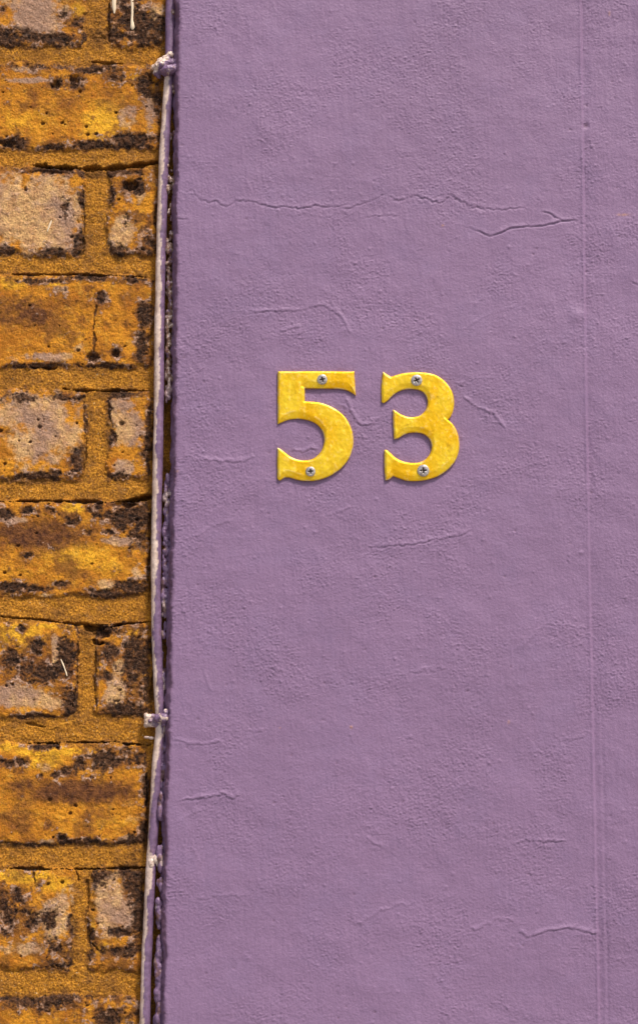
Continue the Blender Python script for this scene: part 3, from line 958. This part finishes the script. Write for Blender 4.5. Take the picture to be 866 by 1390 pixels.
gm = sstep(0.25, 0.5, fbm(T * 3, ZZ * 0.4, 3, 3, 840)) * 0.35 + sstep(-0.6, -1.0, np.sin(T)) * 0.5
coc = np.stack([CX.ravel(), CH.ravel(), ZZ.ravel()], 1)
I, J = np.meshgrid(np.arange(NA), np.arange(len(allz) - 1))
a0 = (J * NA + I).ravel()
a1 = (J * NA + (I + 1) % NA).ravel()
fc = np.stack([a0, a1, a1 + NA, a0 + NA], 1)[:, ::-1]
cab = mesh_np('cable', coc, fc, M_CABLE, None, True, {'paint': np.stack([pm.ravel(), gm.ravel(), gm.ravel() * 0], 1)})
tag(cab, 'thin cream cable half covered in purple paint running down beside the bricks', 'cable')


def ball(px, py, h, r, sx=1, sz=1, sh=1):
    x, zz = F(px, py, h)
    return (x, h, zz, r * K * sx, r * K * sh, r * K * sz)


def clip_paint(f):
    def g(co, no):
        n = fbm(co[:, 0], co[:, 2], 3.0, 3, 61)
        gr = sstep(0.2, 0.45, fbm(co[:, 0], co[:, 2], 2.2, 3, 67)) * 0.6
        return np.stack([np.clip(f(co, n), 0, 1), gr, gr * 0], 1)
    return g


# upper clip: paint-clogged, white crust to the left, purple swelling to the right
cx1, cz1 = F(228, 92, 6)
c1 = tag(empty('cable_clip', cx1, 0, cz1), 'upper cable clip, a paint clogged lump with white crust on its left side', 'cable clip', 'clips holding the painted cable')
lumps('clip_body', [ball(222, 89, 6, 9.5, 1.2, .95), ball(216, 91, 5, 8), ball(213, 99, 4, 6), ball(215, 104, 3.5, 3.6), ball(218, 84, 4.5, 6), ball(226, 81, 5.5, 7), ball(231, 75, 5, 6), ball(226, 98, 6, 8, 1.2, .8), ball(233, 86, 6, 7), ball(209, 92, 3, 4)],
      0.35, c1, M_CABLE, clip_paint(lambda co, n: sstep(-5.6, -3.4, (co[:, 0] - cx1) * 0.8 - (co[:, 2] - cz1) * 0.75 + n * 6)), 1.1, 71)
lumps('nail_head', [ball(230, 95, 8.5, 9.0, 1.35, .85), ball(238, 92, 8.5, 6.0), ball(223, 97, 7.5, 6, 1.2, .8), ball(239, 84, 8, 4, 1, 1.5)], 0.3, c1, M_CABLE, clip_paint(lambda co, n: sstep(0.42, 0.3, n)), 0.6, 72)

# lower clip: pale block with a round purple nail
cx2, cz2 = F(213, 976, 6)
c2 = tag(empty('cable_clip', cx2, 0, cz2), 'lower cable clip, a pale square block with purple blobs over the nail', 'cable clip', 'clips holding the painted cable')
lumps('clip_body', [ball(x, y, 4.2, 4.6) for x in (200, 204, 208, 212, 216) for y in (973.5, 978, 983)] + [ball(198.5, 971, 4, 3.4), ball(198.5, 985, 4, 3.4), ball(213, 985, 4, 4)],
      0.35, c2, M_CABLE, clip_paint(lambda co, n: sstep(-4.6, -1.6, (co[:, 0] - cx2) + (co[:, 2] - cz2) * 0.15 + n * 4.5) * 0.9), 0.35, 73)
lumps('nail_head', [ball(223, 975, 9, 7.2), ball(219, 974, 8, 6.5), ball(214, 975, 7.5, 6.0), ball(226, 967, 9, 5.0), ball(223, 983, 7.5, 3.6), ball(204, 979, 6.4, 3.0)],
      0.3, c2, M_CABLE, clip_paint(lambda co, n: sstep(0.35, 0.1, n)), 0.3, 74)
# loose flake just under it
lumps('paint_flake', [ball(200, 1001, 2.5, 3.2, 1.5, .6), ball(206, 1002, 2.5, 3, 1.3, .8)], 0.3, c2, M_CABLE, clip_paint(lambda co, n: n * 0 + .1), 0.4, 75)
# small blob at 1160 px on the cable
b3x, b3z = F(212, 1160, 6)
c3 = tag(empty('paint_blob', b3x, 0, b3z), 'pale round blob of old paint bridging cable and purple wall near the bottom', 'paint blob')
lumps('blob', [ball(212, 1166, 5.5, 5.2, .9, 1.3), ball(215, 1172, 5, 4, .8, 1.2), ball(206, 1172, 5.5, 5, .9, 1.6)], 0.3, c3, M_CABLE, clip_paint(lambda co, n: sstep(0.25, 0.5, n) * .6), 0.25, 76)

# ------------------------------------------------------------------ house numbers
FIVE = [(103, 83, 1), (420, 82, 0), (745, 84, 1), (751, 180, 0), (758, 286, 1), (725, 262, 0), (690, 244, 0), (640, 232, 0), (590, 227, 0), (460, 226, 0), (330, 224, 1), (330, 335, 1), (400, 338, 0), (470, 349, 0), (540, 374, 0), (610, 415, 0), (670, 470, 0), (712, 540, 0), (733, 610, 0), (738, 680, 0), (724, 755, 0), (690, 830, 0), (630, 900, 0), (560, 950, 0), (480, 985, 0), (400, 1002, 0), (320, 1002, 0), (260, 992, 0), (200, 974, 0), (165, 974, 1), (140, 988, 0), (118, 1000, 0), (100, 984, 1), (99, 850, 0), (100, 724, 1), (132, 740, 0), (170, 770, 0), (210, 800, 0), (260, 822, 0), (310, 830, 0), (360, 828, 0), (402, 815, 0), (440, 787, 0), (472, 745, 0), (490, 690, 0), (492, 640, 0), (480, 590, 0), (455, 550, 0), (420, 520, 0), (370, 497, 0), (310, 484, 0), (250, 482, 0), (190, 491, 0), (140, 510, 0), (103, 526, 1), (101, 300, 0)]
THREE = [(118, 85, 1), (150, 105, 0), (185, 129, 1), (230, 114, 0), (290, 98, 0), (380, 90, 0), (470, 93, 0), (540, 106, 0), (600, 135, 0), (650, 177, 0), (690, 232, 0), (711, 290, 0), (717, 350, 0), (708, 415, 0), (688, 462, 0), (664, 489, 1), (700, 520, 0), (735, 572, 0), (756, 640, 0), (761, 705, 0), (749, 780, 0), (715, 850, 0), (660, 910, 0), (590, 958, 0), (500, 990, 0), (420, 1002, 0), (330, 1002, 0), (270, 986, 0), (205, 962, 1), (172, 990, 0), (140, 998, 1), (131, 870, 0), (132, 743, 1), (152, 744, 0), (182, 768, 0), (222, 805, 0), (280, 836, 0), (350, 851, 0), (420, 847, 0), (470, 824, 0), (510, 782, 0), (528, 730, 0), (523, 680, 0), (500, 637, 0), (458, 607, 0), (400, 596, 0), (340, 599, 0), (290, 618, 0), (250, 642, 0), (214, 654, 1), (206, 530, 0), (203, 405, 1), (228, 416, 0), (270, 444, 0), (330, 465, 0), (390, 465, 0), (440, 445, 0), (478, 405, 0), (495, 350, 0), (490, 310, 0), (468, 268, 0), (430, 241, 0), (370, 230, 0), (300, 234, 0), (240, 257, 0), (192, 294, 0), (162, 325, 0), (124, 351, 1), (108, 338, 1), (107, 200, 0)]


def smooth_outline(pts, step=3.0):
    n = len(pts)
    out = []
    for i in range(n):
        p0, p1, p2, p3 = pts[i - 1], pts[i], pts[(i + 1) % n], pts[(i + 2) % n]
        a, b = np.array(p1[:2], float), np.array(p2[:2], float)
        z_, c = np.array(p0[:2], float), np.array(p3[:2], float)
        L = np.linalg.norm(b - a)
        m1 = (b - a) if p1[2] else (b - z_) * (L / (L + np.linalg.norm(a - z_)))
        m2 = (b - a) if p2[2] else (c - a) * (L / (L + np.linalg.norm(c - b)))
        k_ = max(2, int(L / step / 2))
        for s in range(k_):
            t = s / k_
            out.append((2 * t ** 3 - 3 * t ** 2 + 1) * a + (t ** 3 - 2 * t ** 2 + t) * m1 + (-2 * t ** 3 + 3 * t ** 2) * b + (t ** 3 - t ** 2) * m2)
    return np.array(out)


def poly_dist(P, O):
    """distance from points P to the closed outline O, and which way the nearest edge faces"""
    best = np.full(len(P), 1e9)
    dirz = np.zeros(len(P))
    for i in range(len(O)):
        a, b = O[i], O[(i + 1) % len(O)]
        d = b - a
        L = d @ d + 1e-12
        t = np.clip(((P - a) @ d) / L, 0, 1)
        q = P - (a + t[:, None] * d)
        s = np.sqrt((q * q).sum(1))
        m = s < best
        best[m] = s[m]
        dirz[m] = (q[m, 1] / np.maximum(s[m], 1e-6))
    return best, dirz


def inside(P, O):
    c = np.zeros(len(P), bool)
    j = len(O) - 1
    for i in range(len(O)):
        cond = ((O[i][1] > P[:, 1]) != (O[j][1] > P[:, 1]))
        xx = (O[j][0] - O[i][0]) * (P[:, 1] - O[i][1]) / (O[j][1] - O[i][1] + 1e-12) + O[i][0]
        c ^= cond & (P[:, 0] < xx)
        j = i
    return c


def house_number(pts, ox, oy, screws, label, seed, brassmat):
    TH, CH_, CW = 1.4, 1.15, 4.2           # side height, chamfer height, chamfer width
    O = smooth_outline(pts)
    HN = HP + 0.0
    O = np.array([F(ox + x * 0.16166, oy + y * 0.16166, HN + 3.0) for x, y in O])
    # drop points that all but coincide
    keep = [0]
    for i in range(1, len(O)):
        if np.linalg.norm(O[i] - O[keep[-1]]) > 0.12:
            keep.append(i)
    O = O[keep]
    x0, z0 = O.min(0)
    x1, z1 = O.max(0)
    gx, gz = np.meshgrid(np.arange(x0, x1, 0.42), np.arange(z0, z1, 0.42))
    gx = gx + (np.arange(gx.shape[0]) % 2)[:, None] * 0.21
    P = np.stack([gx.ravel(), gz.ravel()], 1)
    P = P[inside(P, O)]
    d, dz = poly_dist(P, O)
    P, d, dz = P[d > 0.22], d[d > 0.22], dz[d > 0.22]
    n = len(O)
    vs = [Vector((a[0] - x0, a[1] - z0)) for a in O] + [Vector((a[0] - x0, a[1] - z0)) for a in P]
    r = delaunay_2d_cdt(vs, [(i, (i + 1) % n) for i in range(n)], [], 1, 1e-5)
    v2 = np.array([(v.x + x0, v.y + z0) for v in r[0]])
    tri = [tuple(f) for f in r[2] if len(f) == 3]
    d, dz = poly_dist(v2, O)
    # dz < 0: the nearest edge lies above the point.  The carved chamfer is broad below, narrow above
    ww = CW * (0.30 + 0.80 * sstep(-0.2, 0.9, dz)) * (0.9 + 0.5 * fbm(v2[:, 0], v2[:, 1], 22, 2, seed + 30))
    t = np.clip(d / ww, 0, 1)
    prof_ = 0.25 * np.clip(d / 0.4, 0, 1) + 0.75 * t
    prof_ = prof_ - 0.06 * sstep(0.85, 1.0, t)
    wob = fbm(v2[:, 0], v2[:, 1], 9, 3, seed) * 0.30 + fbm(v2[:, 0], v2[:, 1], 1.6, 2, seed + 3) * 0.035
    h = HN + TH + CH_ * prof_ + wob * np.clip(d / 1.5, 0, 1)
    wear_highlight = sstep(0.75, 0.15, d) * sstep(-0.05, 0.3, fbm(v2[:, 0], v2[:, 1], 6, 3, seed + 9)) * 0.8
    wear_highlight = np.maximum(wear_highlight, 0.25 * np.exp(-((d - ww) / 0.5) ** 2) * sstep(0.0, 0.3, fbm(v2[:, 0], v2[:, 1], 8, 3, seed + 19)))  # highlight line painted along the inner edge of the chamfer, broken up
    old = sstep(0.33, 0.5, fbm(v2[:, 0], v2[:, 1], 9, 4, seed + 5)) * 0.25
    nv = len(v2)
    # side wall down to the paint
    M = len(O)
    top_i = []
    for a in O:
        top_i.append(int(np.argmin(((v2 - a) ** 2).sum(1))))
    co = [np.stack([v2[:, 0], h, v2[:, 1]], 1)]
    at = [np.stack([wear_highlight, old, old * 0], 1)]
    ring0 = np.stack([v2[top_i, 0], h[top_i], v2[top_i, 1]], 1)
    ring = np.stack([v2[top_i, 0], np.full(M, HN - 1.2), v2[top_i, 1]], 1)
    co.append(ring0)
    co.append(ring)
    at.append(np.tile([0.0, 0.25, 0.0], (M, 1)))
    at.append(np.tile([0.0, 0.75, 0.0], (M, 1)))
    co = np.concatenate(co)
    sgn = sum((O[(i + 1) % M][0] - O[i][0]) * (O[(i + 1) % M][1] + O[i][1]) for i in range(M))
    sides = []
    for i in range(M):
        j = (i + 1) % M
        q = (nv + i, nv + j, nv + M + j, nv + M + i)
        sides.append(q if sgn < 0 else q[::-1])
    tr = []
    for f in tri:
        a, b, c = (v2[k_] for k_ in f)
        ccw = (b[0] - a[0]) * (c[1] - a[1]) - (b[1] - a[1]) * (c[0] - a[0])
        tr.append(f if ccw > 0 else f[::-1])
    root = tag(empty('house_number', (x0 + x1) / 2, HN, z0), label, 'house number', 'brass numerals making the number 53')
    mesh_np('numeral', co, [np.array(tr), np.array(sides)], brassmat, root, True, {'wear_highlight': np.concatenate(at)})
    for (sx, sy, sr, rot) in screws:
        X0, Z0 = F(ox + sx * 0.16166, oy + sy * 0.16166, HN + 4.3)
        R = sr * 0.16166 * K
        dd, _ = poly_dist(np.array([[X0, Z0]]), O)
        base = HN + TH + CH_ * 0.96
        n_ = 44
        u = np.linspace(-1, 1, n_)
        U, V = np.meshgrid(u, u)
        # square to disc
        DX = U * np.sqrt(1 - V * V / 2)
        DZ = V * np.sqrt(1 - U * U / 2)
        rr = np.hypot(DX, DZ)
        ca, sa = math.cos(rot), math.sin(rot)
        qx, qz = DX * ca + DZ * sa, -DX * sa + DZ * ca
        arm = np.minimum(np.maximum(np.abs(qx) / 0.13, np.abs(qz) / 0.50), np.maximum(np.abs(qz) / 0.13, np.abs(qx) / 0.50))
        cross = sstep(1.25, 0.75, arm)
        cross = np.maximum(cross, sstep(0.26, 0.18, rr))
        hs = base + 0.75 * np.sqrt(np.clip(1 - (rr * 0.93) ** 2, 0, 1)) + 0.25 - cross * 0.85 * (1 - 0.5 * rr)
        c_ = np.stack([(X0 + DX * R).ravel(), hs.ravel(), (Z0 + DZ * R).ravel()], 1)
        # skirt
        rim = [i for i in range(n_)] + [n_ * k_ + n_ - 1 for k_ in range(1, n_)] + [n_ * (n_ - 1) + i for i in range(n_ - 2, -1, -1)] + [n_ * k_ for k_ in range(n_ - 2, 0, -1)]
        sk = c_[rim].copy()
        sk[:, 1] = base - 0.9
        f1 = grid_faces(n_, n_)
        L_ = len(rim)
        f2 = np.array([(rim[i], n_ * n_ + i, n_ * n_ + (i + 1) % L_, rim[(i + 1) % L_]) for i in range(L_)])
        ra = np.concatenate([cross.ravel(), np.full(L_, 0.35)])
        mesh_np('screw', np.concatenate([c_, sk]), [f1, f2], M_STEEL, root, True, {'recess': np.stack([ra, ra, ra], 1)})
    return root


house_number(FIVE, 360, 490, [(476, 152, 43, 0.25), (378, 925, 41, 0.1)], 'yellow brass numeral 5, left of the pair, screwed to the purple wall', 900, M_BRASS)
house_number(THREE, 500, 490, [(402, 158, 47, 0.5), (458, 917, 50, 0.05)], 'yellow brass numeral 3, right of the pair, screwed to the purple wall', 940, M_BRASS)
